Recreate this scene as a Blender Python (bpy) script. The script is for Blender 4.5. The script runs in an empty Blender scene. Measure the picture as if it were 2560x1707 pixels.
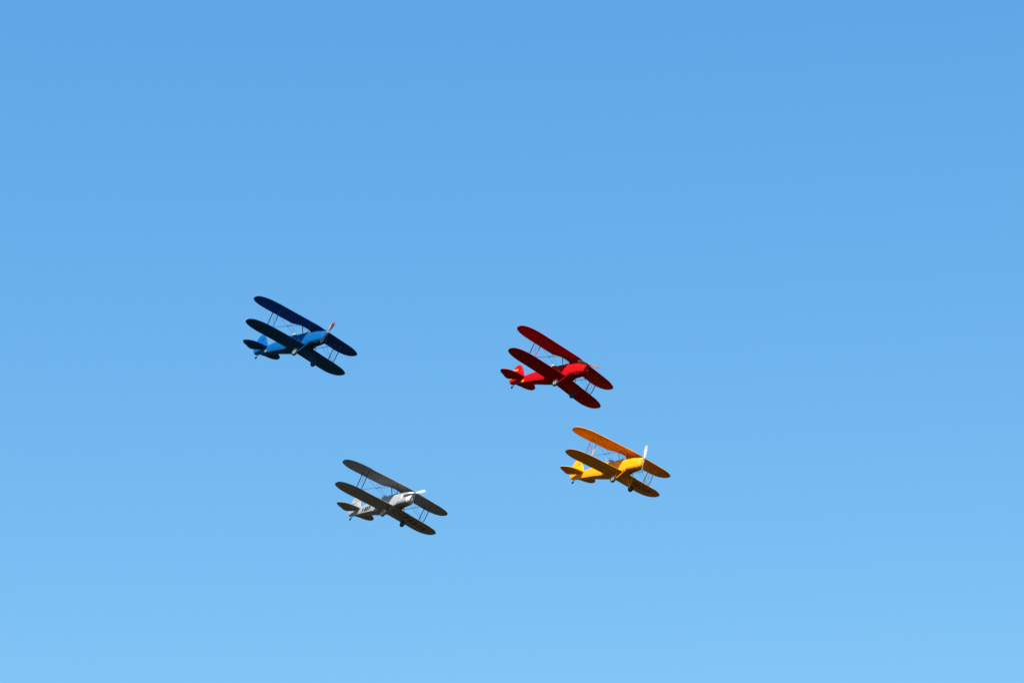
import bpy, bmesh, math, random
from mathutils import Matrix, Vector
random.seed(7)
S = bpy.context.scene
COL = S.collection

# ------------------------------------------------------------------ camera
ELEV = math.radians(22.0)
cam_d = bpy.data.cameras.new('camera')
cam = bpy.data.objects.new('camera', cam_d)
COL.objects.link(cam)
cam_d.sensor_width = 36.0
cam_d.lens = 18.0 / math.tan(math.radians(9.0))
cam_d.clip_start = 0.1
cam_d.clip_end = 20000.0
CAM = Matrix.Translation((0, 0, 1.7)) @ Matrix.Rotation(math.pi / 2 + ELEV, 4, 'X')
cam.matrix_world = CAM
S.camera = cam

# ------------------------------------------------------------------ sun and sky
# direction towards the sun in the camera's frame, measured from the shadows on the fuselages
SUN_BODY = Vector((0.42, -1.0, 1.0)).normalized()
RB = Matrix(((0.68, 0.70, 0.21), (0.165, -0.43, 0.885), (0.71, -0.57, -0.41)))
sun_dir = (CAM.to_3x3() @ (RB @ SUN_BODY)).normalized()
sun_el = math.asin(sun_dir.z)
sun_az = math.atan2(sun_dir.x, sun_dir.y)          # clockwise from +Y
sun_d = bpy.data.lights.new('sun', 'SUN')
sun_d.energy = 5.0
sun_d.angle = math.radians(0.53)
sun_d.color = (1.0, 0.95, 0.87)
sun = bpy.data.objects.new('sun', sun_d)
COL.objects.link(sun)
sun.rotation_euler = sun_dir.to_track_quat('Z', 'Y').to_euler()
sun.location = (0, 0, 300)

world = bpy.data.worlds.new('World')
S.world = world
world.use_nodes = True
nt = world.node_tree
nt.nodes.clear()
sky = nt.nodes.new('ShaderNodeTexSky')
sky.sky_type = 'NISHITA'
sky.sun_disc = False
sky.sun_elevation = sun_el
sky.sun_rotation = sun_az
sky.altitude = 200.0
sky.air_density = 1.0
sky.dust_density = 0.2
sky.ozone_density = 2.0
# the photograph's deep, even blue: each channel of the physical sky through a soft response
SKY_GAIN = (0.60, 1.435, 3.06)
SKY_POW = (1.12, 0.68, 0.33)
sep = nt.nodes.new('ShaderNodeSeparateColor')
comb = nt.nodes.new('ShaderNodeCombineColor')
nt.links.new(sky.outputs[0], sep.inputs[0])
for ch in range(3):
    pw_ = nt.nodes.new('ShaderNodeMath')
    pw_.operation = 'POWER'
    pw_.inputs[1].default_value = SKY_POW[ch]
    ml_ = nt.nodes.new('ShaderNodeMath')
    ml_.operation = 'MULTIPLY'
    ml_.inputs[1].default_value = SKY_GAIN[ch]
    nt.links.new(sep.outputs[ch], pw_.inputs[0])
    nt.links.new(pw_.outputs[0], ml_.inputs[0])
    nt.links.new(ml_.outputs[0], comb.inputs[ch])
bg = nt.nodes.new('ShaderNodeBackground')
bg.inputs['Strength'].default_value = 0.10
out = nt.nodes.new('ShaderNodeOutputWorld')
nt.links.new(comb.outputs[0], bg.inputs['Color'])
nt.links.new(bg.outputs[0], out.inputs['Surface'])

S.view_settings.view_transform = 'Standard'
S.view_settings.look = 'None'
S.view_settings.gamma = 1.0
S.view_settings.exposure = 0.8
S.view_settings.use_curve_mapping = False

# ------------------------------------------------------------------ helpers
def mat(name, col, rough=0.45, metal=0.0, var=0.06, scale=3.0, bump=0.0, spec=0.5, coat=0.0):
    m = bpy.data.materials.new(name)
    m.use_nodes = True
    n = m.node_tree
    b = n.nodes['Principled BSDF']
    b.inputs['Roughness'].default_value = rough
    b.inputs['Metallic'].default_value = metal
    b.inputs['Specular IOR Level'].default_value = spec
    b.inputs['Coat Weight'].default_value = coat
    tc = n.nodes.new('ShaderNodeTexCoord')
    no = n.nodes.new('ShaderNodeTexNoise')
    no.inputs['Scale'].default_value = scale
    no.inputs['Detail'].default_value = 5.0
    n.links.new(tc.outputs['Object'], no.inputs['Vector'])
    mx = n.nodes.new('ShaderNodeMix')
    mx.data_type = 'RGBA'
    n.links.new(no.outputs['Fac'], mx.inputs[0])
    mx.inputs[6].default_value = (*[c * (1 - var * 1.6) for c in col], 1)
    mx.inputs[7].default_value = (*[min(1, c * (1 + var)) for c in col], 1)
    n.links.new(mx.outputs[2], b.inputs['Base Color'])
    rr = n.nodes.new('ShaderNodeMapRange')
    rr.inputs['To Min'].default_value = max(0.02, rough - 0.08)
    rr.inputs['To Max'].default_value = min(1, rough + 0.12)
    n.links.new(no.outputs['Fac'], rr.inputs['Value'])
    n.links.new(rr.outputs[0], b.inputs['Roughness'])
    if bump:
        bn = n.nodes.new('ShaderNodeBump')
        bn.inputs['Strength'].default_value = bump
        bn.inputs['Distance'].default_value = 0.02
        n2 = n.nodes.new('ShaderNodeTexNoise')
        n2.inputs['Scale'].default_value = scale * 6
        n.links.new(tc.outputs['Object'], n2.inputs['Vector'])
        n.links.new(n2.outputs['Fac'], bn.inputs['Height'])
        n.links.new(bn.outputs[0], b.inputs['Normal'])
    return m

def glass_mat(name):
    m = bpy.data.materials.new(name)
    m.use_nodes = True
    n = m.node_tree
    n.nodes.clear()
    o = n.nodes.new('ShaderNodeOutputMaterial')
    t = n.nodes.new('ShaderNodeBsdfTransparent')
    t.inputs[0].default_value = (0.86, 0.9, 0.92, 1)
    g = n.nodes.new('ShaderNodeBsdfGlossy')
    g.inputs['Roughness'].default_value = 0.05
    f = n.nodes.new('ShaderNodeFresnel')
    f.inputs[0].default_value = 1.5
    x = n.nodes.new('ShaderNodeMixShader')
    n.links.new(f.outputs[0], x.inputs[0])
    n.links.new(t.outputs[0], x.inputs[1])
    n.links.new(g.outputs[0], x.inputs[2])
    n.links.new(x.outputs[0], o.inputs[0])
    return m

def obj(name, bm, m, parent=None, smooth=True, angle=35):
    me = bpy.data.meshes.new(name)
    bmesh.ops.recalc_face_normals(bm, faces=bm.faces)
    if smooth:
        for f in bm.faces:
            f.smooth = True
        lim = math.radians(angle)
        for e in bm.edges:
            if len(e.link_faces) == 2:
                if e.calc_face_angle(0) > lim:
                    e.smooth = False
    bm.to_mesh(me)
    bm.free()
    me.materials.append(m)
    o = bpy.data.objects.new(name, me)
    COL.objects.link(o)
    if parent is not None:
        o.parent = parent
    return o

def loft(bm, rings, cap=True, closed=True):
    """rings: lists of points, same count; skin them into a tube"""
    vs = [[bm.verts.new(p) for p in r] for r in rings]
    n = len(rings[0])
    for a, b in zip(vs[:-1], vs[1:]):
        for i in range(n if closed else n - 1):
            j = (i + 1) % n
            try:
                bm.faces.new((a[i], a[j], b[j], b[i]))
            except ValueError:
                pass
    if cap:
        for r in (vs[0], vs[-1]):
            try:
                bm.faces.new(r)
            except ValueError:
                pass
    return vs

def tube(bm, pts, r, n=8, flat=1.0, fdir=(1, 0, 0)):
    """round or streamlined bar through points; fdir is the long axis of the section (flat>1)"""
    pts = [Vector(p) for p in pts]
    rs = r if isinstance(r, (list, tuple)) else [r] * len(pts)
    rings = []
    for i, p in enumerate(pts):
        a = pts[max(i - 1, 0)]
        b = pts[min(i + 1, len(pts) - 1)]
        d = (b - a).normalized()
        u = Vector(fdir)
        u = u - d * u.dot(d)
        if u.length < 1e-4:
            u = d.orthogonal()
        u.normalize()
        v = d.cross(u)
        rings.append([p + u * rs[i] * flat * math.cos(2 * math.pi * k / n) + v * rs[i] * math.sin(2 * math.pi * k / n) for k in range(n)])
    loft(bm, rings)

def lathe(bm, prof, axis, centre, n=28):
    """prof: (along axis, radius)"""
    axis = Vector(axis).normalized()
    u = axis.orthogonal().normalized()
    v = axis.cross(u)
    c = Vector(centre)
    rings = [[c + axis * a + (u * math.cos(2 * math.pi * k / n) + v * math.sin(2 * math.pi * k / n)) * max(r, 1e-4) for k in range(n)] for a, r in prof]
    loft(bm, rings)

def box(bm, lo, hi):
    x0, y0, z0 = lo
    x1, y1, z1 = hi
    loft(bm, [[(x0, y0, z0), (x1, y0, z0), (x1, y1, z0), (x0, y1, z0)], [(x0, y0, z1), (x1, y0, z1), (x1, y1, z1), (x0, y1, z1)]])

def slab(poly, half, edge, inset, to3):
    """thin rounded surface from a 2-D outline; to3(a, b, h) places it"""
    bm = bmesh.new()
    n = len(poly)
    area = sum(poly[i][0] * poly[(i + 1) % n][1] - poly[(i + 1) % n][0] * poly[i][1] for i in range(n))
    if area < 0:
        poly = poly[::-1]
    def inn(d):
        res = []
        for i in range(n):
            p0, p1, p2 = Vector(poly[i - 1]), Vector(poly[i]), Vector(poly[(i + 1) % n])
            e1 = (p1 - p0).normalized()
            e2 = (p2 - p1).normalized()
            nn = Vector((-(e1 + e2).y, (e1 + e2).x)).normalized()
            k = max(0.5, nn.dot(Vector((-e1.y, e1.x))))
            res.append(tuple(p1 + nn * d / k))
        return res
    i1 = inn(inset * 0.25)
    i2 = inn(inset)
    rings = []
    for pl, h in ((i2, -half), (i1, -half * 0.6), (poly, -edge), (poly, edge), (i1, half * 0.6), (i2, half)):
        rings.append([to3(a, b, h) for a, b in pl])
    loft(bm, rings)
    return bm

# ------------------------------------------------------------------ measured proportions (metres, nose = +x, port = +y)
UPW = dict(S=4.11, c=1.40, x0=-1.044, z0=0.655, sw=0.1205, di=0.030, t=0.112, zo=0.022)
LOW = dict(S=3.91, c=1.466, x0=-1.298, z0=-0.759, sw=0.175, di=0.0605, t=0.088, zo=0.005)
YT, AP, TE_ = 1.42, 0.425, 2.36

def te_cut(y):
    """centre-section cut-out of the upper wing: how far the trailing edge is pulled forward"""
    a = abs(y)
    return 0.34 * min(1.0, max(0.0, (0.74 - a) / 0.42)) ** 0.8

def wing_pt(w, y, u, top, upper):
    """point on the wing surface: u = 0 leading edge .. 1 trailing edge"""
    a = abs(y)
    S_, c = w['S'], w['c']
    q = 1.0
    if a > S_ - YT:
        s = min(1.0, (a - (S_ - YT)) / YT)
        q = max(0.0, 1 - s ** TE_) ** (1 / TE_)
    xle0 = w['x0'] - w['sw'] * a
    xap = xle0 - AP * c
    xle = xap + AP * c * q
    xte = xap - (1 - AP) * c * q
    if upper:
        xte += te_cut(y)
    ch = xle - xte
    t = w['t'] * c * (0.25 + 0.75 * q) * (ch / c) ** 0.3 if q > 0.02 else 0.01
    rib = 0.5 - 0.5 * math.cos(2 * math.pi * y / 0.29)
    t *= 1 - 0.05 * rib * (1 if 0.1 < u < 0.95 else 0)
    thick = 5 * (0.2969 * math.sqrt(u) - 0.126 * u - 0.3516 * u * u + 0.2843 * u ** 3 - 0.1015 * u ** 4) * t
    z = w['z0'] + w['di'] * a + w['zo']
    z += thick * 1.1 if top else -thick * 0.40
    return Vector((xle - ch * u, y, z))

US = [0.0, 0.012, 0.04, 0.09, 0.16, 0.27, 0.40, 0.55, 0.70, 0.82, 0.92, 1.0]

def wing_ring(w, y, u0, u1, upper):
    us = [u0 + (u1 - u0) * u for u in US]
    top = [wing_pt(w, y, u, True, upper) for u in reversed(us)]
    bot = [wing_pt(w, y, u, False, upper) for u in (us[1:] if u0 == 0 else us)]
    if u1 == 1.0:
        bot[-1] = bot[-1] - Vector((0, 0, 0.006))
    return top + bot

def span_ys(a, b, S_):
    ys = [a]
    y = a
    while y < b - 1e-6:
        step = 0.0725
        if S_ - abs(y) < 0.35:
            step = 0.03
        y = min(b, y + step)
        ys.append(y)
    return ys

AIL = (1.95, 3.45)
def wing_bm(w, ya, yb, upper):
    bm = bmesh.new()
    rings = []
    ys = span_ys(ya, yb, w['S'])
    def inail(a):
        return AIL[0] < a < AIL[1]
    yl = []
    for y in ys:
        yl.append(y)
    for e in (-AIL[1], -AIL[0], AIL[0], AIL[1]):
        if ya < e < yb:
            yl += [e - 0.004, e + 0.004]
    for y in sorted(yl):
        a = abs(y)
        if a >= w['S'] - 1e-6:
            y = math.copysign(w['S'] - 0.002, y)
        rings.append(wing_ring(w, y, 0.0, 0.782 if inail(a) else 1.0, upper))
    loft(bm, rings)
    return bm

def aileron_bm(w, sgn, upper):
    bm = bmesh.new()
    rings = []
    n = 12
    for k in range(n + 1):
        a = AIL[0] + 0.006 + (AIL[1] - AIL[0] - 0.012) * k / n
        rings.append(wing_ring(w, sgn * a, 0.79, 1.0, upper))
    loft(bm, rings)
    return bm

# fuselage stations: x, half width, side top, deck top, bottom
FUS = [(-1.17, 0.345, -0.08, 0.135, -0.665), (-1.45, 0.375, -0.08, 0.165, -0.70), (-1.78, 0.39, -0.07, 0.19, -0.715), (-2.30, 0.40, -0.05, 0.21, -0.72),
       (-2.60, 0.40, -0.04, 0.235, -0.72), (-2.92, 0.395, -0.03, 0.26, -0.715), (-3.42, 0.36, -0.02, 0.27, -0.675), (-3.75, 0.33, -0.015, 0.25, -0.635),
       (-4.20, 0.28, -0.02, 0.20, -0.575), (-4.80, 0.215, -0.03, 0.14, -0.51), (-5.35, 0.15, -0.055, 0.055, -0.455), (-5.80, 0.09, -0.055, 0.045, -0.415), (-6.06, 0.045, -0.06, 0.02, -0.39)]

def fus_at(x):
    for a, b in zip(FUS[:-1], FUS[1:]):
        if b[0] <= x <= a[0]:
            k = (a[0] - x) / (a[0] - b[0])
            return [a[i] + (b[i] - a[i]) * k for i in range(5)]
    return list(FUS[0] if x > FUS[0][0] else FUS[-1])

def fus_ring(st, nd=12):
    x, hw, zs, zt, zb = st
    r = min(0.05, hw * 0.5)
    pts = [(x, -hw + r, zb), (x, -hw + 0.3 * r, zb + 0.3 * r), (x, -hw, zb + r), (x, -hw * 1.015, (zb + zs) / 2)]
    for k in range(nd + 1):
        a = math.pi * k / nd
        pts.append((x, -hw * math.cos(a), zs + (zt - zs) * math.sin(a) ** 0.9))
    pts += [(x, hw * 1.015, (zb + zs) / 2), (x, hw, zb + r), (x, hw - 0.3 * r, zb + 0.3 * r), (x, hw - r, zb)]
    return pts

COCKPITS = ((-1.78, -2.30), (-2.92, -3.42))

def cowl_ring(x, hw, zt, zb, n=36, e=2.6, eb=6.0):
    zc, hz = (zt + zb) / 2, (zt - zb) / 2
    r = []
    for k in range(n):
        a = 2 * math.pi * k / n
        ca, sa = math.cos(a), math.sin(a)
        ee = e if sa > 0 else eb
        r.append((x, math.copysign(abs(ca) ** (2 / ee), ca) * hw, zc + math.copysign(abs(sa) ** (2 / ee), sa) * hz))
    return r

# ------------------------------------------------------------------ lettering as flat painted sheets
_tc = {}
def glyph(ch, bold=0.045):
    """triangulated glyph normalised to 0..1 in both directions"""
    if ch in _tc:
        return _tc[ch]
    cu = bpy.data.curves.new('glyph', 'FONT')
    cu.body = ch
    cu.resolution_u = 4
    cu.offset = bold
    o = bpy.data.objects.new('glyph', cu)
    COL.objects.link(o)
    dg = bpy.context.evaluated_depsgraph_get()
    me = bpy.data.meshes.new_from_object(o.evaluated_get(dg))
    bpy.data.objects.remove(o)
    bpy.data.curves.remove(cu)
    bm = bmesh.new()
    bm.from_mesh(me)
    bpy.data.meshes.remove(me)
    bmesh.ops.remove_doubles(bm, verts=bm.verts, dist=1e-5)
    bmesh.ops.triangulate(bm, faces=bm.faces)
    vs = [(v.co.x, v.co.y) for v in bm.verts]
    fs = [[v.index for v in f.verts] for f in bm.faces]
    bm.free()
    x0, x1 = min(v[0] for v in vs), max(v[0] for v in vs)
    y0, y1 = min(v[1] for v in vs), max(v[1] for v in vs)
    vs = [((a - x0) / (x1 - x0), (b - y0) / (y1 - y0)) for a, b in vs]
    _tc[ch] = (vs, fs)
    return _tc[ch]

def glyph_bm(ch, fn, off):
    """fn(u, v) -> (point, outward normal); a thin raised coat of paint"""
    vs, fs = glyph(ch)
    bm = bmesh.new()
    lo = []
    for u, v in vs:
        p, n = fn(u, v)
        lo.append(bm.verts.new(Vector(p) + Vector(n) * off))
    for f in fs:
        try:
            bm.faces.new([lo[i] for i in f])
        except ValueError:
            pass
    bmesh.ops.subdivide_edges(bm, edges=bm.edges[:], cuts=0)
    return bm

def letter(ch, fn, m, parent, off=0.006):
    bm = glyph_bm(ch, fn, off)
    o = obj('letter', bm, m, parent, smooth=False)
    return o

def side_point(x, z, sgn=-1):
    st = fus_at(x)
    zs, zb, hw = st[2], st[4], st[1]
    if z <= zs:
        mid = (zs + zb) / 2
        k = 1 - min(1, abs(z - mid) / max(0.01, (zs - zb) / 2))
        return Vector((x, sgn * hw * (1 + 0.015 * k), z))
    s = min(1, (z - zs) / max(0.01, st[3] - zs)) ** (1 / 0.9)
    return Vector((x, sgn * hw * math.sqrt(max(0, 1 - s * s)), z))

def strip(fn, us, vs, off):
    """small painted patch mapped on a surface: fn(u, v) -> point, normal"""
    bm = bmesh.new()
    g = []
    for u in us:
        row = []
        for v in vs:
            p, n = fn(u, v)
            row.append(bm.verts.new(Vector(p) + Vector(n) * off))
        g.append(row)
    for i in range(len(us) - 1):
        for j in range(len(vs) - 1):
            bm.faces.new((g[i][j], g[i + 1][j], g[i + 1][j + 1], g[i][j + 1]))
    return bm

# ------------------------------------------------------------------ shared materials
M_tyre = mat('tyre_rubber', (0.015, 0.015, 0.016), 0.8, var=0.2)
M_hub = mat('wheel_hub_white', (0.45, 0.44, 0.43), 0.4)
M_hubdark = mat('wheel_hub_dark', (0.03, 0.03, 0.032), 0.5)
M_wire = mat('wire_steel', (0.10, 0.11, 0.12), 0.5, metal=0.3)
M_dark = mat('cockpit_leather', (0.02, 0.016, 0.013), 0.7)
M_metal = mat('bare_metal', (0.55, 0.54, 0.52), 0.35, metal=0.9)
M_exh = mat('exhaust_steel', (0.10, 0.085, 0.075), 0.55, metal=0.7)
M_black = mat('black_paint', (0.012, 0.012, 0.013), 0.5)
M_intake_shade = mat('intake_shade', (0.006, 0.006, 0.006), 0.9)
M_glass = glass_mat('windscreen_glass')
M_skin = mat('skin', (0.55, 0.33, 0.24), 0.55)
M_jacket = mat('pilot_jacket', (0.05, 0.035, 0.025), 0.75)
M_wood = mat('propeller_wood', (0.34, 0.17, 0.08), 0.35, coat=0.4)
M_wooddark = mat('propeller_dark', (0.045, 0.03, 0.035), 0.35, coat=0.3)
M_propwhite = mat('propeller_white', (0.50, 0.49, 0.49), 0.35, coat=0.3)
M_tip = mat('propeller_tip_red', (0.22, 0.10, 0.095), 0.35)
M_white = mat('white_paint', (0.60, 0.60, 0.60), 0.4)
M_stripe = mat('yellow_stripe_paint', (0.50, 0.34, 0.01), 0.4)
M_cream = mat('cream_patch_paint', (0.48, 0.34, 0.17), 0.4)
M_emb = mat('emblem_red', (0.35, 0.10, 0.10), 0.5)

# ------------------------------------------------------------------ ground below the formation
bm = bmesh.new()
R0 = 9000.0
prev = None
rr_ = [0.0, 60, 200, 600, 1800, 5000, R0]
c0 = bm.verts.new((0, 0, 0))
rows = []
for r in rr_[1:]:
    rows.append([bm.verts.new((r * math.cos(2 * math.pi * k / 48), r * math.sin(2 * math.pi * k / 48), 0)) for k in range(48)])
for k in range(48):
    bm.faces.new((c0, rows[0][k], rows[0][(k + 1) % 48]))
for a, b in zip(rows[:-1], rows[1:]):
    for k in range(48):
        bm.faces.new((a[k], b[k], b[(k + 1) % 48], a[(k + 1) % 48]))
M_ground = mat('airfield_grass', (0.026, 0.018, 0.008), 0.95, var=0.3, scale=0.02, spec=0.1)
g = obj('ground', bm, M_ground, smooth=False)
g['kind'] = 'structure'

# ------------------------------------------------------------------ the biplane
def build_biplane(name, label, pose_R, pose_t, paint, strut, prop_mat, prop_vec, prop_tip=None, nose=None, leg=None,
                  hub=M_hub, fin_paint=None, antenna=False, strut_dark=None):
    root = bpy.data.objects.new(name, None)
    COL.objects.link(root)
    root.empty_display_size = 0.5
    m4 = Matrix([list(pose_R[i]) + [pose_t[i]] for i in range(3)] + [[0, 0, 0, 1]])
    mw = CAM @ m4
    # re-orthonormalise the measured rotation
    loc = mw.to_translation()
    q = mw.to_quaternion()
    root.matrix_world = Matrix.Translation(loc) @ q.to_matrix().to_4x4()
    root['label'] = label
    root['category'] = 'biplane'
    root['group'] = 'biplanes flying in formation'
    nose = nose or paint
    leg = leg or paint

    # wings
    up = obj('upper_wing', wing_bm(UPW, -UPW['S'], UPW['S'], True), paint, root, angle=50)
    for s in (-1, 1):
        obj('aileron', aileron_bm(UPW, s, True), paint, up, angle=50)
    lows = {}
    for s in (-1, 1):
        a, b = (0.0015, LOW['S']) if s > 0 else (-LOW['S'], -0.0015)
        lw = obj('lower_wing', wing_bm(LOW, a, b, False), paint, root, angle=50)
        obj('aileron', aileron_bm(LOW, s, False), paint, lw, angle=50)
        lows[s] = lw

    # fuselage with two cockpit openings
    bm = bmesh.new()
    rings = [fus_ring(st) for st in FUS]
    vs = loft(bm, rings)
    bm.faces.ensure_lookup_table()
    kill = []
    for f in bm.faces:
        c = f.calc_center_median()
        for x0, x1 in COCKPITS:
            if x1 < c.x < x0 and c.z > 0.06 and abs(c.y) < 0.27:
                kill.append(f)
    bmesh.ops.delete(bm, geom=kill, context='FACES')
    fus = obj('fuselage', bm, paint, root, angle=40)
    for x0, x1 in COCKPITS:
        bm = bmesh.new()
        h = [(x0 + 0.005, -0.27), (x0 + 0.005, 0.27), (x1 - 0.005, 0.27), (x1 - 0.005, -0.27)]
        t0 = [(x, y, 0.10) for x, y in h]
        t1 = [(x, y * 0.95, -0.45) for x, y in h]
        v = loft(bm, [t0, t1], cap=False)
        bm.faces.new(v[1])
        obj('cockpit_tub', bm, M_dark, fus, smooth=False)
        # padded rim round the opening
        bm = bmesh.new()
        n = 40
        path = []
        for k in range(n):
            a = 2 * math.pi * k / n
            ca, sa = math.cos(a), math.sin(a)
            x = (x0 + x1) / 2 + math.copysign(abs(ca) ** 0.28, ca) * ((x0 - x1) / 2 + 0.004)
            y = math.copysign(abs(sa) ** 0.28, sa) * 0.272
            st = fus_at(x)
            z = st[2] + (st[3] - st[2]) * max(0.0, 1 - (y / st[1]) ** 2) ** 0.45
            path.append(Vector((x, y, z + 0.008)))
        rg = []
        for k, p in enumerate(path):
            d = (path[(k + 1) % n] - path[k - 1]).normalized()
            u = d.cross(Vector((0, 0, 1))).normalized()
            w_ = u.cross(d)
            rg.append([p + (u * math.cos(2 * math.pi * j / 8) + w_ * math.sin(2 * math.pi * j / 8)) * 0.017 for j in range(8)])
        vv = [[bm.verts.new(p) for p in r] for r in rg]
        for k in range(n):
            a_, b_ = vv[k], vv[(k + 1) % n]
            for j in range(8):
                bm.faces.new((a_[j], a_[(j + 1) % 8], b_[(j + 1) % 8], b_[j]))
        obj('cockpit_rim', bm, M_dark, fus)
        # windscreen: three small panes in a light frame
        xf = x0 + 0.17
        pts = [(-0.24, -0.13), (-0.11, 0.0), (0.11, 0.0), (0.24, -0.13)]
        base = [Vector((xf + dx, y, fus_at(xf)[2] + (fus_at(xf)[3] - fus_at(xf)[2]) * max(0, 1 - (y / fus_at(xf)[1]) ** 2) ** 0.45 - 0.01)) for y, dx in pts]
        topp = [p + Vector((-0.06, 0, 0.13 if abs(p.y) < 0.2 else 0.07)) for p in base]
        ws = bmesh.new()
        for k in range(3):
            loft(ws, [[base[k], base[k + 1], topp[k + 1], topp[k]], [q_ + Vector((-0.004, 0, 0)) for q_ in (base[k], base[k + 1], topp[k + 1], topp[k])]])
        wso = obj('windscreen', ws, M_glass, root, smooth=False)
        fr = bmesh.new()
        tube(fr, topp, 0.006, 6)
        for k in range(4):
            tube(fr, [base[k], topp[k]], 0.006, 6)
        obj('windscreen_frame', fr, M_wire, wso)
    # headrest fairing behind the rear seat
    bm = bmesh.new()
    rg = []
    for x, hh, hw in ((-3.46, 0.19, 0.12), (-3.60, 0.18, 0.115), (-3.9, 0.12, 0.09), (-4.3, 0.05, 0.05), (-4.6, 0.01, 0.02)):
        z0 = fus_at(x)[3] - 0.04
        rg.append([(x, hw * math.cos(math.pi * k / 10), z0 + hh * math.sin(math.pi * k / 10)) for k in range(11)])
    loft(bm, rg)
    obj('headrest', bm, paint, root)
    # stringer ridges along the sides of the rear fuselage
    for s in (-1, 1):
        for zf in (0.30,):
            bm = bmesh.new()
            P = []
            for k in range(9):
                x = -2.95 - k * 0.34
                st = fus_at(x)
                z = st[4] + (st[2] - st[4]) * zf
                p = side_point(x, z, s)
                P.append(p + Vector((0, s * -0.003, 0)))
            tube(bm, P, 0.006, 6)
            obj('stringer', bm, paint, fus)

    # engine cowling
    bm = bmesh.new()
    CW = [(-1.185, 0.352, 0.150, -0.650), (-1.10, 0.350, 0.148, -0.648), (-0.75, 0.325, 0.140, -0.635), (-0.30, 0.275, 0.115, -0.605)]
    loft(bm, [cowl_ring(*c) for c in CW])
    cw = obj('engine_cowling', bm, paint, root, angle=40)
    # raised lower edge strip and hinge line of the side panels
    for s in (-1, 1):
        bm = bmesh.new()
        tube(bm, [(-1.13, s * 0.352, -0.52), (-0.75, s * 0.328, -0.505), (-0.32, s * 0.280, -0.49)], 0.006, 6)
        obj('hinge_strip', bm, paint, cw)
        bm = bmesh.new()
        tube(bm, [(-1.13, s * 0.27, 0.098), (-0.75, s * 0.25, 0.09), (-0.32, s * 0.21, 0.07)], 0.010, 6)
        obj('hinge_strip', bm, paint, cw)
    # cap on the top of the cowling
    bm = bmesh.new()
    lathe(bm, [(0, 0.045), (0.03, 0.045), (0.045, 0.03), (0.05, 0.0)], (0, 0, 1), (-0.92, -0.09, 0.115), 14)
    obj('filler_cap', bm, paint, cw)
    # nose bowl, drawn in to the propeller shaft at the top
    bm = bmesh.new()
    NB = [(-0.305, 0.278, 0.117, -0.607), (-0.24, 0.262, 0.116, -0.595), (-0.17, 0.225, 0.113, -0.565), (-0.11, 0.180, 0.108, -0.52), (-0.06, 0.130, 0.100, -0.43), (-0.03, 0.090, 0.085, -0.28), (-0.015, 0.07, 0.06, -0.12)]
    loft(bm, [cowl_ring(*c, e=2.4, eb=3.2) for c in NB])
    nb = obj('nose_bowl', bm, nose, root, angle=40)
    bm = bmesh.new()
    loft(bm, [cowl_ring(-0.20, 0.056, -0.17, -0.44, 16), cowl_ring(-0.022, 0.052, -0.18, -0.43, 16)])
    for v in bm.verts:
        v.co.y += 0.075
    ai = obj('air_intake', bm, M_intake_shade, nb)  # solid plug; its near-black colour stands for shade inside the intake
    bm = bmesh.new()
    loft(bm, [cowl_ring(-0.24, 0.066, -0.158, -0.455, 16), cowl_ring(-0.026, 0.060, -0.17, -0.443, 16)])
    for v in bm.verts:
        v.co.y += 0.075
    obj('intake_lip', bm, nose, nb)
    # seam ring where the bowl meets the cowling
    bm = bmesh.new()
    loft(bm, [cowl_ring(-0.315, 0.282, 0.120, -0.610), cowl_ring(-0.295, 0.281, 0.120, -0.610)])
    obj('cowling_band', bm, nose, nb)
    # exhaust stubs below
    bm = bmesh.new()
    tube(bm, [(-0.80, 0.10, -0.60), (-0.86, 0.10, -0.66), (-1.00, 0.10, -0.69), (-1.20, 0.10, -0.72)], 0.028, 10)
    obj('exhaust_pipe', bm, M_exh, root)
    for x, y in ((-0.45, -0.18), (-0.62, -0.20)):
        bm = bmesh.new()
        tube(bm, [(x, y, -0.60), (x - 0.01, y - 0.01, -0.635), (x - 0.04, y - 0.02, -0.655)], 0.014, 8)
        obj('drain_pipe', bm, M_metal, root)

    # propeller, at rest
    pr = bpy.data.objects.new('propeller', None)
    COL.objects.link(pr)
    pr.parent = root
    pr.location = (0.03, 0, 0)
    dv = Vector((0, prop_vec[0], prop_vec[1])).normalized()
    pw = dv.cross(Vector((1, 0, 0)))
    for s in (-1, 1):
        bm = bmesh.new()
        rg = []
        for r, c, tw, th in ((0.04, 0.09, 60, 0.07), (0.15, 0.13, 48, 0.06), (0.35, 0.18, 34, 0.04), (0.60, 0.20, 25, 0.026), (0.78, 0.19, 20, 0.018), (0.87, 0.165, 18, 0.013), (0.91, 0.11, 17, 0.008), (0.92, 0.05, 17, 0.006)):
            a = math.radians(tw)
            cd = pw * s * math.cos(a) + Vector((1, 0, 0)) * math.sin(a)
            nd = Vector((1, 0, 0)) * math.cos(a) - pw * s * math.sin(a)
            rg.append([dv * s * r + cd * c * 0.5 * math.cos(2 * math.pi * k / 12) + nd * th * 0.5 * math.sin(2 * math.pi * k / 12) for k in range(12)])
        loft(bm, rg)
        bl = obj('blade', bm, prop_mat, pr)
        if prop_tip:
            bm = bmesh.new()
            rg2 = []
            for r, c, tw, th in ((0.74, 0.196, 21, 0.025), (0.82, 0.188, 19, 0.02), (0.872, 0.17, 18, 0.017), (0.914, 0.116, 17, 0.012), (0.924, 0.056, 17, 0.01)):
                a = math.radians(tw)
                cd = pw * s * math.cos(a) + Vector((1, 0, 0)) * math.sin(a)
                nd = Vector((1, 0, 0)) * math.cos(a) - pw * s * math.sin(a)
                rg2.append([dv * s * r + cd * c * 0.5 * math.cos(2 * math.pi * k / 12) + nd * th * 0.5 * math.sin(2 * math.pi * k / 12) for k in range(12)])
            loft(bm, rg2)
            obj('blade_tip', bm, prop_tip, bl)
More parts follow.
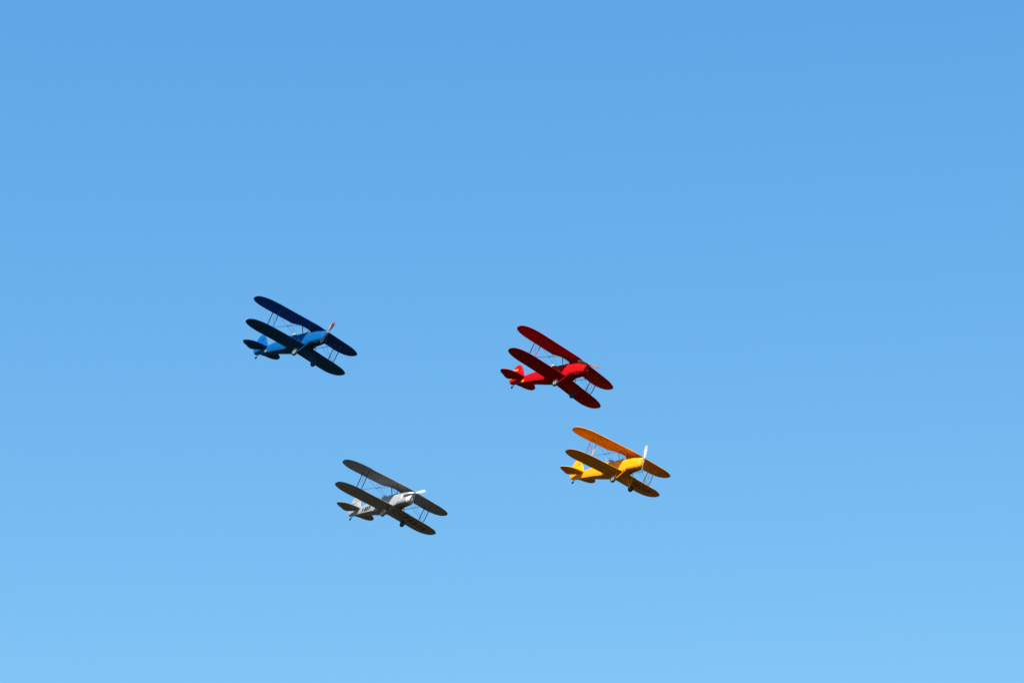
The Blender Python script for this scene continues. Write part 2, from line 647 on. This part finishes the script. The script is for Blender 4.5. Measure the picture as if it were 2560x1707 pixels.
    bm = bmesh.new()
    lathe(bm, [(-0.09, 0.055), (-0.03, 0.075), (0.0, 0.085), (0.05, 0.082), (0.06, 0.06), (0.10, 0.045), (0.115, 0.02), (0.118, 0.0)], (1, 0, 0), (0, 0, 0), 20)
    obj('propeller_hub', bm, M_metal, pr)

    # fin and rudder
    toy = lambda a, b, h: Vector((a, h, b))
    FIN = [(-5.40, 0.02), (-5.50, 0.24), (-5.60, 0.43), (-5.70, 0.595), (-5.98, 0.60), (-6.045, 0.57), (-6.065, 0.50), (-6.065, -0.02), (-5.7, 0.0)]
    fn = obj('fin', slab(FIN, 0.035, 0.012, 0.06, toy), fin_paint or paint, root, angle=30)
    RUD = [(-5.72, 0.625), (-5.79, 0.72), (-5.88, 0.83), (-5.98, 0.915), (-6.08, 0.965), (-6.18, 0.985), (-6.29, 0.975), (-6.40, 0.91), (-6.50, 0.81), (-6.58, 0.69), (-6.65, 0.54), (-6.70, 0.37),
           (-6.735, 0.18), (-6.735, 0.05), (-6.70, -0.08), (-6.63, -0.20), (-6.53, -0.30), (-6.40, -0.37), (-6.24, -0.405), (-6.085, -0.41), (-6.085, 0.52), (-6.06, 0.585), (-6.0, 0.62)]
    rd = obj('rudder', slab(RUD, 0.032, 0.010, 0.05, toy), fin_paint or paint, root, angle=30)
    # tailplane halves and elevators
    ZT = -0.056
    for s in (-1, 1):
        tox = lambda a, b, h: Vector((a, b * s, ZT + h))
        STAB = [(-5.24, 0.09), (-5.27, 0.40), (-5.33, 0.70), (-5.42, 0.95), (-5.53, 1.13), (-5.66, 1.26), (-5.80, 1.35), (-5.945, 1.395), (-5.945, 0.06), (-5.5, 0.08)]
        ELV = [(-5.95, 1.397), (-6.04, 1.40), (-6.14, 1.37), (-6.23, 1.305), (-6.32, 1.20), (-6.40, 1.06), (-6.455, 0.90), (-6.48, 0.74), (-6.54, 0.69), (-6.59, 0.50), (-6.59, 0.33), (-6.50, 0.24), (-6.12, 0.075), (-5.95, 0.06)]
        obj('tailplane', slab(STAB, 0.035, 0.012, 0.07, tox), paint, root, angle=30)
        obj('elevator', slab(ELV, 0.030, 0.008, 0.06, tox), paint, root, angle=30)

    # interplane and cabane struts
    sd = strut_dark or strut
    zt_ = lambda y: UPW['z0'] + UPW['di'] * abs(y) + 0.0
    zb_ = lambda y: LOW['z0'] + LOW['di'] * abs(y) + 0.12
    SY = 2.52
    xu = UPW['x0'] - UPW['sw'] * SY
    xl = LOW['x0'] - LOW['sw'] * SY
    nodes = {}
    for s in (-1, 1):
        for nm, du, dl in (('F', 0.245, 0.26), ('R', 0.911, 0.93)):
            t_ = Vector((xu - du, s * SY, zt_(SY)))
            b_ = Vector((xl - dl, s * (SY - 0.03), zb_(SY)))
            nodes[(s, nm)] = (t_, b_)
            bm = bmesh.new()
            dd = (b_ - t_).normalized()
            tube(bm, [t_, t_ + dd * 0.15, (t_ + b_) / 2, b_ - dd * 0.15, b_], [0.010, 0.017, 0.020, 0.017, 0.010], 10, 2.0)
            obj('interplane_strut', bm, strut, root)
        cf = (Vector((-1.353, s * 0.413, 0.655)), Vector((-1.385, s * 0.285, 0.09)))
        cr = (Vector((-2.055, s * 0.384, 0.655)), Vector((-1.878, s * 0.30, 0.10)))
        nodes[(s, 'CF')], nodes[(s, 'CR')] = cf, cr
        for a_, b_ in (cf, cr):
            bm = bmesh.new()
            tube(bm, [a_, b_, b_ + (b_ - a_).normalized() * 0.1], 0.016, 10, 1.9)
            obj('cabane_strut', bm, strut, root)
        bm = bmesh.new()
        lathe(bm, [(-0.01, 0.035), (0.02, 0.03), (0.035, 0.015)], (0, s * 0.5, 1), (-1.40, s * 0.285, 0.08), 12)
        obj('strut_fairing', bm, M_black, root)
    W = 0.0065
    def wire(a, b, r=W):
        bm = bmesh.new()
        tube(bm, [a, b], r, 6)
        obj('bracing_wire', bm, M_wire, root)
    for s in (-1, 1):
        F, Rr = nodes[(s, 'F')], nodes[(s, 'R')]
        rf, rr2 = Vector((-1.68, s * 0.41, -0.63)), Vector((-2.42, s * 0.41, -0.64))
        wire(rf, F[0])
        wire(rf, Rr[0])
        wire(nodes[(s, 'CF')][0], F[1])
        wire(nodes[(s, 'CR')][0], F[1])
        wire(F[0], Rr[1], 0.005)
        wire(Rr[0], F[1], 0.005)
        # crossing point spreader
        def mid(a, b, c, d):
            # nearest point between two wires
            u, v = b - a, d - c
            w0 = a - c
            A, B, C_, D, E_ = u.dot(u), u.dot(v), v.dot(v), u.dot(w0), v.dot(w0)
            sc = (B * E_ - C_ * D) / (A * C_ - B * B)
            return a + u * sc
        p1 = mid(rf, F[0], nodes[(s, 'CF')][0], F[1])
        p2 = mid(rf, Rr[0], nodes[(s, 'CR')][0], F[1])
        bm = bmesh.new()
        tube(bm, [p1 + (p1 - p2) * 0.12, p1, p2, p2 + (p2 - p1) * 0.12], [0.006, 0.013, 0.013, 0.006], 8)
        obj('wire_spreader', bm, M_wire, root)
    for a_, b_ in (('CF', 'CF'), ('CR', 'CR')):
        wire(nodes[(-1, a_)][0], nodes[(1, b_)][1], 0.005)
        wire(nodes[(1, a_)][0], nodes[(-1, b_)][1], 0.005)
    for s in (-1, 1):
        wire(nodes[(s, 'CR')][0], nodes[(s, 'CF')][1], 0.005)

    # undercarriage
    WX, WY, WZ = -1.60, 0.775, -1.385
    for s in (-1, 1):
        ax = Vector((WX, s * (WY - 0.09), WZ))
        ends = [(Vector((-1.12, s * 0.33, -0.66)), 0.016, 1.6), (Vector((-1.80, s * 0.42, -0.70)), 0.030, 1.3), (Vector((-2.10, s * 0.12, -0.71)), 0.015, 1.5)]
        for e_, r_, fl in ends:
            bm = bmesh.new()
            tube(bm, [e_, e_.lerp(ax, 0.5), ax], [r_ * 0.8, r_, r_ * 0.8], 10, fl)
            obj('undercarriage_leg', bm, leg, root)
        bm = bmesh.new()
        tube(bm, [ax, ax + Vector((0, s * 0.17, 0))], 0.02, 8)
        obj('axle', bm, M_black, root)
        wl = bpy.data.objects.new('wheel', None)
        COL.objects.link(wl)
        wl.parent = root
        wl.location = (WX, s * WY, WZ)
        bm = bmesh.new()
        rt, ww = 0.235, 0.072
        prof = []
        for k in range(14):
            a = math.pi * 2 * k / 14
            prof.append((ww * math.cos(a), rt - 0.068 + 0.068 * math.sin(a)))
        u_, v_ = Vector((1, 0, 0)), Vector((0, 0, 1))
        n = 36
        vv = [[bm.verts.new((u_ * math.cos(2 * math.pi * k / n) + v_ * math.sin(2 * math.pi * k / n)) * r + Vector((0, a, 0))) for a, r in prof] for k in range(n)]
        for k in range(n):
            A_, B_ = vv[k], vv[(k + 1) % n]
            for j in range(14):
                bm.faces.new((A_[j], A_[(j + 1) % 14], B_[(j + 1) % 14], B_[j]))
        obj('tyre', bm, M_tyre, wl)
        bm = bmesh.new()
        lathe(bm, [(0.02, 0.0), (0.02, 0.12), (0.035, 0.118), (0.05, 0.10), (0.036, 0.085), (0.03, 0.05), (0.03, 0.0)], (0, s, 0), (0, 0, 0), 28)
        obj('wheel_rim', bm, hub, wl)
        bm = bmesh.new()
        lathe(bm, [(-0.045, 0.0), (-0.045, 0.06), (-0.035, 0.12), (0.018, 0.12), (0.018, 0.0)], (0, s, 0), (0, 0, 0), 28)
        obj('inner_shade_disc', bm, M_hubdark, wl)  # dark plug standing in for shade on the wheel's inner side
        bm = bmesh.new()
        lathe(bm, [(0.02, 0.048), (0.065, 0.045), (0.075, 0.02), (0.076, 0.0)], (0, s, 0), (0, 0, 0), 16)
        obj('hub_cap', bm, M_hubdark, wl)
    # tail wheel
    tw = bpy.data.objects.new('tail_wheel', None)
    COL.objects.link(tw)
    tw.parent = root
    tw.location = (-6.31, 0, -0.56)
    bm = bmesh.new()
    lathe(bm, [(-0.028, 0.03), (-0.028, 0.062), (-0.012, 0.08), (0.012, 0.08), (0.028, 0.062), (0.028, 0.03)], (0, 1, 0), (0, 0, 0), 20)
    obj('tyre', bm, M_tyre, tw)
    bm = bmesh.new()
    tube(bm, [(0.0, 0.04, 0.0), (0.07, 0.0, 0.06), (0.15, 0, 0.20)], 0.018, 8, 1.3)
    obj('fork', bm, M_black, tw)
    # footstep and pitot
    bm = bmesh.new()
    tube(bm, [(-2.75, -0.40, -0.62), (-2.76, -0.50, -0.68), (-2.86, -0.50, -0.69)], 0.012, 6)
    obj('footstep', bm, leg, root)
    if antenna:
        bm = bmesh.new()
        tube(bm, [(-3.47, 0, 0.22), (-3.54, 0, 0.70)], [0.010, 0.006], 6)
        obj('aerial', bm, M_white, root)
    return root, fus, fn, rd, lows, nb, cw

def wing_letters(word, y0, pitch, x0, slope, parent, m, h=0.50, w=0.25, gaps=None):
    for i, ch in enumerate(word):
        yc = y0 + pitch * i if gaps is None else gaps[i]
        def fn(u, v, yc=yc):
            y = yc + (u - 0.5) * w
            x = x0 + slope * (y - y0) + (v - 0.5) * h
            a = abs(y)
            c = LOW['c']
            xle = LOW['x0'] - LOW['sw'] * a
            q = 1.0
            if a > LOW['S'] - YT:
                s = (a - (LOW['S'] - YT)) / YT
                q = (1 - s ** TE_) ** (1 / TE_)
            xap = xle - AP * c
            xl_, xt_ = xap + AP * c * q, xap - (1 - AP) * c * q
            uu = min(0.99, max(0.02, (xl_ - x) / (xl_ - xt_)))
            return wing_pt(LOW, y, uu, False, False), Vector((0, 0, -1))
        letter(ch, fn, m, parent, 0.007)

def side_letters(word, xs, z0, h, w, parent, m, slant=0.05):
    for ch, x0 in zip(word, xs):
        hh, zz = (h, z0)
        ww = w
        if ch == '-':
            hh, zz, ww = h * 0.14, z0 + h * 0.42, w * 0.55
        def fn(u, v):
            z = zz + v * hh
            x = x0 + u * ww + slant * (z - z0) / h
            p = side_point(x, z, -1)
            return p, Vector((0, -1, 0.03))
        letter(ch, fn, m, parent, 0.013)

def fin_band(poly, m, parent, name='stripe', y=-0.0385):
    for s in (-1, 1):
        bm = bmesh.new()
        bm.faces.new([bm.verts.new((a, s * abs(y), b)) for a, b in poly])
        obj(name, bm, m, parent, smooth=False)

# ------------------------------------------------------------------ the four aircraft
POSE = {
 'blue': (((0.7033610, 0.6817568, 0.2012238), (0.1619221, -0.4293059, 0.8885255), (0.6921449, -0.5923716, -0.4123486)), (-10.948528, 0.530654, -191.480021)),
 'red': (((0.7001659, 0.6715762, 0.2423906), (0.1468365, -0.4676783, 0.8716169), (0.6987179, -0.5746846, -0.4260643)), (4.545411, -1.377625, -192.116022)),
 'yellow': (((0.6635030, 0.7238035, 0.1894000), (0.1783007, -0.3988280, 0.8995249), (0.7266173, -0.5630673, -0.3936783)), (8.106488, -7.232503, -198.743468)),
 'grey': (((0.6339152, 0.7416232, 0.2194232), (0.2104811, -0.4384336, 0.8737698), (0.7442105, -0.5077116, -0.4340274)), (-5.968866, -9.258508, -197.117883)),
}
P_blue = mat('blue_paint', (0.0010, 0.088, 0.275), 0.60, var=0.12, spec=0.06)
P_red = mat('red_paint', (0.41, 0.003, 0.006), 0.68, var=0.12, spec=0.04)
P_yellow = mat('yellow_paint', (0.88, 0.335, 0.001), 0.55, var=0.10, spec=0.15)
P_grey = mat('silver_grey_paint', (0.315, 0.32, 0.32), 0.50, var=0.12, spec=0.25)
P_orange = mat('yellow_strut_paint', (0.78, 0.46, 0.006), 0.4)
P_faded = mat('letter_faded', (0.045, 0.040, 0.034), 0.6)
P_letter = mat('letter_black', (0.012, 0.012, 0.012), 0.5)

b_root, b_fus, b_fin, b_rud, b_low, b_nb, b_cw = build_biplane('biplane', 'bright blue biplane with a dark propeller, upper left of the formation',
    *POSE['blue'], P_blue, P_blue, M_wooddark, (0.31, 0.79), M_tip)
r_root, r_fus, r_fin, r_rud, r_low, r_nb, r_cw = build_biplane('biplane', 'red biplane with yellow bands on its rudder and tail',
    *POSE['red'], P_red, P_red, M_wood, (0.86, 0.24))
y_root, y_fus, y_fin, y_rud, y_low, y_nb, y_cw = build_biplane('biplane', 'yellow biplane with a white upright propeller, lettered FBCOP under the wing',
    *POSE['yellow'], P_yellow, P_yellow, M_propwhite, (0.01, 0.89), antenna=True)
g_root, g_fus, g_fin, g_rud, g_low, g_nb, g_cw = build_biplane('biplane', 'light grey biplane lettered F-BBON on its side, with a white propeller and nose',
    *POSE['grey'], P_grey, M_black, M_propwhite, (0.70, 0.49), nose=M_white, leg=M_black, hub=M_hubdark)

# markings
wing_letters('FBCOP', 1.40, 0.375, -2.15, -0.19, y_low[1], P_faded)
wing_letters('FBBON', 1.20, 0.43, -2.06, -0.27, g_low[1], P_faded, gaps=(1.18, 1.68, 2.12, 2.55, 2.98), h=0.48, w=0.26)
side_letters('F-BBON', (-4.93, -4.735, -4.61, -4.425, -4.24, -4.055), -0.46, 0.29, 0.155, g_fus, P_letter)
# band edges of the red tail
fin_band([(-6.12, 0.56), (-6.12, 0.66), (-6.55, 0.665), (-6.585, 0.60), (-6.35, 0.57)], M_stripe, r_rud)
fin_band([(-6.14, 0.0), (-6.14, 0.08), (-6.70, 0.09), (-6.70, 0.02)], M_stripe, r_rud)
for s in (-1, 1):
    bm = strip(lambda u, v: (side_point(u, v, s), Vector((0, s, 0))), [-5.48, -5.38, -5.28, -5.18], [-0.41, -0.34, -0.27], 0.006)
    obj('stripe', bm, M_stripe, r_fus, smooth=False)
    bm = strip(lambda u, v: (side_point(u, v, s), Vector((0, s, 0))), [-5.48, -5.40, -5.32, -5.24], [-0.39, -0.33, -0.28], 0.006)
    obj('marking', bm, M_cream, b_fus, smooth=False)
# fin lettering and small dark mark of the grey one
for i, ch in enumerate('STAMPE'):
    x0 = -6.49 + i * 0.068
    def fn(u, v, x0=x0):
        return Vector((x0 + u * 0.05, -0.033, 0.46 + v * 0.075)), Vector((0, -1, 0))
    letter(ch, fn, P_letter, g_rud if x0 < -6.09 else g_fin, 0.006)
fin_band([(-6.28, 0.71), (-6.18, 0.72), (-6.18, 0.78), (-6.28, 0.77)], P_letter, g_rud, 'marking')
# round white badge on the cowling of the grey one
def disc(cx, cz, r, y, m, name, parent, n=28):
    bm = bmesh.new()
    vs_ = []
    for k in range(n):
        a = 2 * math.pi * k / n
        vs_.append(bm.verts.new((cx + r * math.cos(a), y, cz + r * math.sin(a))))
    bm.faces.new(vs_)
    return obj(name, bm, m, parent, smooth=False)
disc(-0.70, -0.24, 0.135, -0.331, M_white, 'badge', g_cw)
disc(-0.69, -0.27, 0.04, -0.334, M_emb, 'emblem', g_cw, 14)

# ------------------------------------------------------------------ pilots
def build_pilot(root, label, helmet_m, goggle_m):
    e = bpy.data.objects.new('person', None)
    COL.objects.link(e)
    base = Matrix.Translation((-3.08, 0, -0.37))
    e.matrix_world = root.matrix_world @ base
    e['label'] = label
    e['category'] = 'person'
    e['group'] = 'pilots in the rear cockpits'
    # one continuous seated body: pelvis, spine, neck, head, arms to the stick, thighs
    P = {'pelvis': ((0, 0, 0.0), 0.14), 'waist': ((0.0, 0, 0.16), 0.125), 'chest': ((0.0, 0, 0.36), 0.15), 'neck': ((0.01, 0, 0.52), 0.06), 'jaw': ((0.03, 0, 0.60), 0.072), 'head': ((0.015, 0, 0.72), 0.098), 'crown': ((0.0, 0, 0.79), 0.06),
         'shL': ((0.0, 0.17, 0.44), 0.062), 'elL': ((0.10, 0.19, 0.20), 0.045), 'haL': ((0.30, 0.05, 0.16), 0.035), 'shR': ((0.0, -0.17, 0.44), 0.062), 'elR': ((0.10, -0.19, 0.20), 0.045), 'haR': ((0.28, -0.05, 0.16), 0.035),
         'knL': ((0.42, 0.12, 0.06), 0.07), 'knR': ((0.42, -0.12, 0.06), 0.07), 'ftL': ((0.62, 0.11, -0.04), 0.05), 'ftR': ((0.62, -0.11, -0.04), 0.05)}
    E_ = [('pelvis', 'waist'), ('waist', 'chest'), ('chest', 'neck'), ('neck', 'jaw'), ('jaw', 'head'), ('head', 'crown'), ('chest', 'shL'), ('shL', 'elL'), ('elL', 'haL'), ('chest', 'shR'), ('shR', 'elR'), ('elR', 'haR'), ('pelvis', 'knL'), ('knL', 'ftL'), ('pelvis', 'knR'), ('knR', 'ftR')]
    ks = list(P)
    me = bpy.data.meshes.new('body')
    me.from_pydata([P[k][0] for k in ks], [(ks.index(a), ks.index(b)) for a, b in E_], [])
    o = bpy.data.objects.new('body', me)
    COL.objects.link(o)
    sk = o.modifiers.new('skin', 'SKIN')
    for i, k in enumerate(ks):
        me.skin_vertices[0].data[i].radius = (P[k][1], P[k][1])
        me.skin_vertices[0].data[i].use_root = (k == 'pelvis')
    o.modifiers.new('sub', 'SUBSURF').levels = 1
    me.materials.append(M_jacket)
    me.materials.append(M_skin)
    dg = bpy.context.evaluated_depsgraph_get()
    m2 = bpy.data.meshes.new_from_object(o.evaluated_get(dg))
    for f in m2.polygons:
        f.use_smooth = True
        f.material_index = 1 if f.center.z > 0.55 else 0
    if len(m2.materials) < 2:
        m2.materials.clear()
        m2.materials.append(M_jacket)
        m2.materials.append(M_skin)
    bpy.data.objects.remove(o)
    body = bpy.data.objects.new('body', m2)
    COL.objects.link(body)
    body.parent = e
    bm = bmesh.new()
    rg = []
    for k in range(9):
        a = 0.08 + (math.pi / 2 - 0.08) * k / 8
        rr3 = math.cos(a) * 0.128
        z = 0.725 + math.sin(a) * 0.135
        rg.append([Vector((0.0 + max(-1, math.cos(t)) * rr3 * 1.08 * (0.62 if (math.cos(t) > 0.3 and a < 0.1) else 1), math.sin(t) * rr3 * 0.95, z)) for t in [2 * math.pi * j / 20 for j in range(20)]])
    loft(bm, rg)
    obj('flying_helmet', bm, helmet_m, e)
    bm = bmesh.new()
    loft(bm, [[Vector((0.0 + math.cos(t) * r_ * 1.05, math.sin(t) * r_ * 0.97, z)) for t in [math.pi * (0.42 + 1.16 * j / 14) for j in range(15)]] for r_, z in ((0.126, 0.738), (0.124, 0.69), (0.115, 0.64), (0.095, 0.60))], cap=False, closed=False)
    obj('helmet_flap', bm, helmet_m, e)
    for s in (-1, 1):
        bm = bmesh.new()
        lathe(bm, [(0, 0.033), (0.03, 0.036), (0.04, 0.02), (0.041, 0.0)], (1, s * 0.3, 0.05), (0.088, s * 0.040, 0.722), 14)
        obj('goggles', bm, goggle_m, e)
    bm = bmesh.new()
    tube(bm, [(0.10, 0, 0.705), (0.128, 0, 0.665), (0.10, 0, 0.655)], [0.009, 0.016, 0.010], 8)
    obj('nose', bm, M_skin, e)
    return e

M_helmet_white = mat('helmet_white', (0.48, 0.47, 0.46), 0.35)
M_helmet_brown = mat('helmet_leather', (0.035, 0.022, 0.016), 0.6)
build_pilot(b_root, 'pilot in a white helmet in the rear cockpit of the blue biplane', M_helmet_white, M_black)
build_pilot(r_root, 'pilot in a white helmet in the rear cockpit of the red biplane', M_helmet_white, M_black)
build_pilot(y_root, 'pilot in a dark helmet in the rear cockpit of the yellow biplane', M_helmet_brown, M_black)
build_pilot(g_root, 'pilot in a dark helmet in the rear cockpit of the grey biplane', M_helmet_brown, M_black)
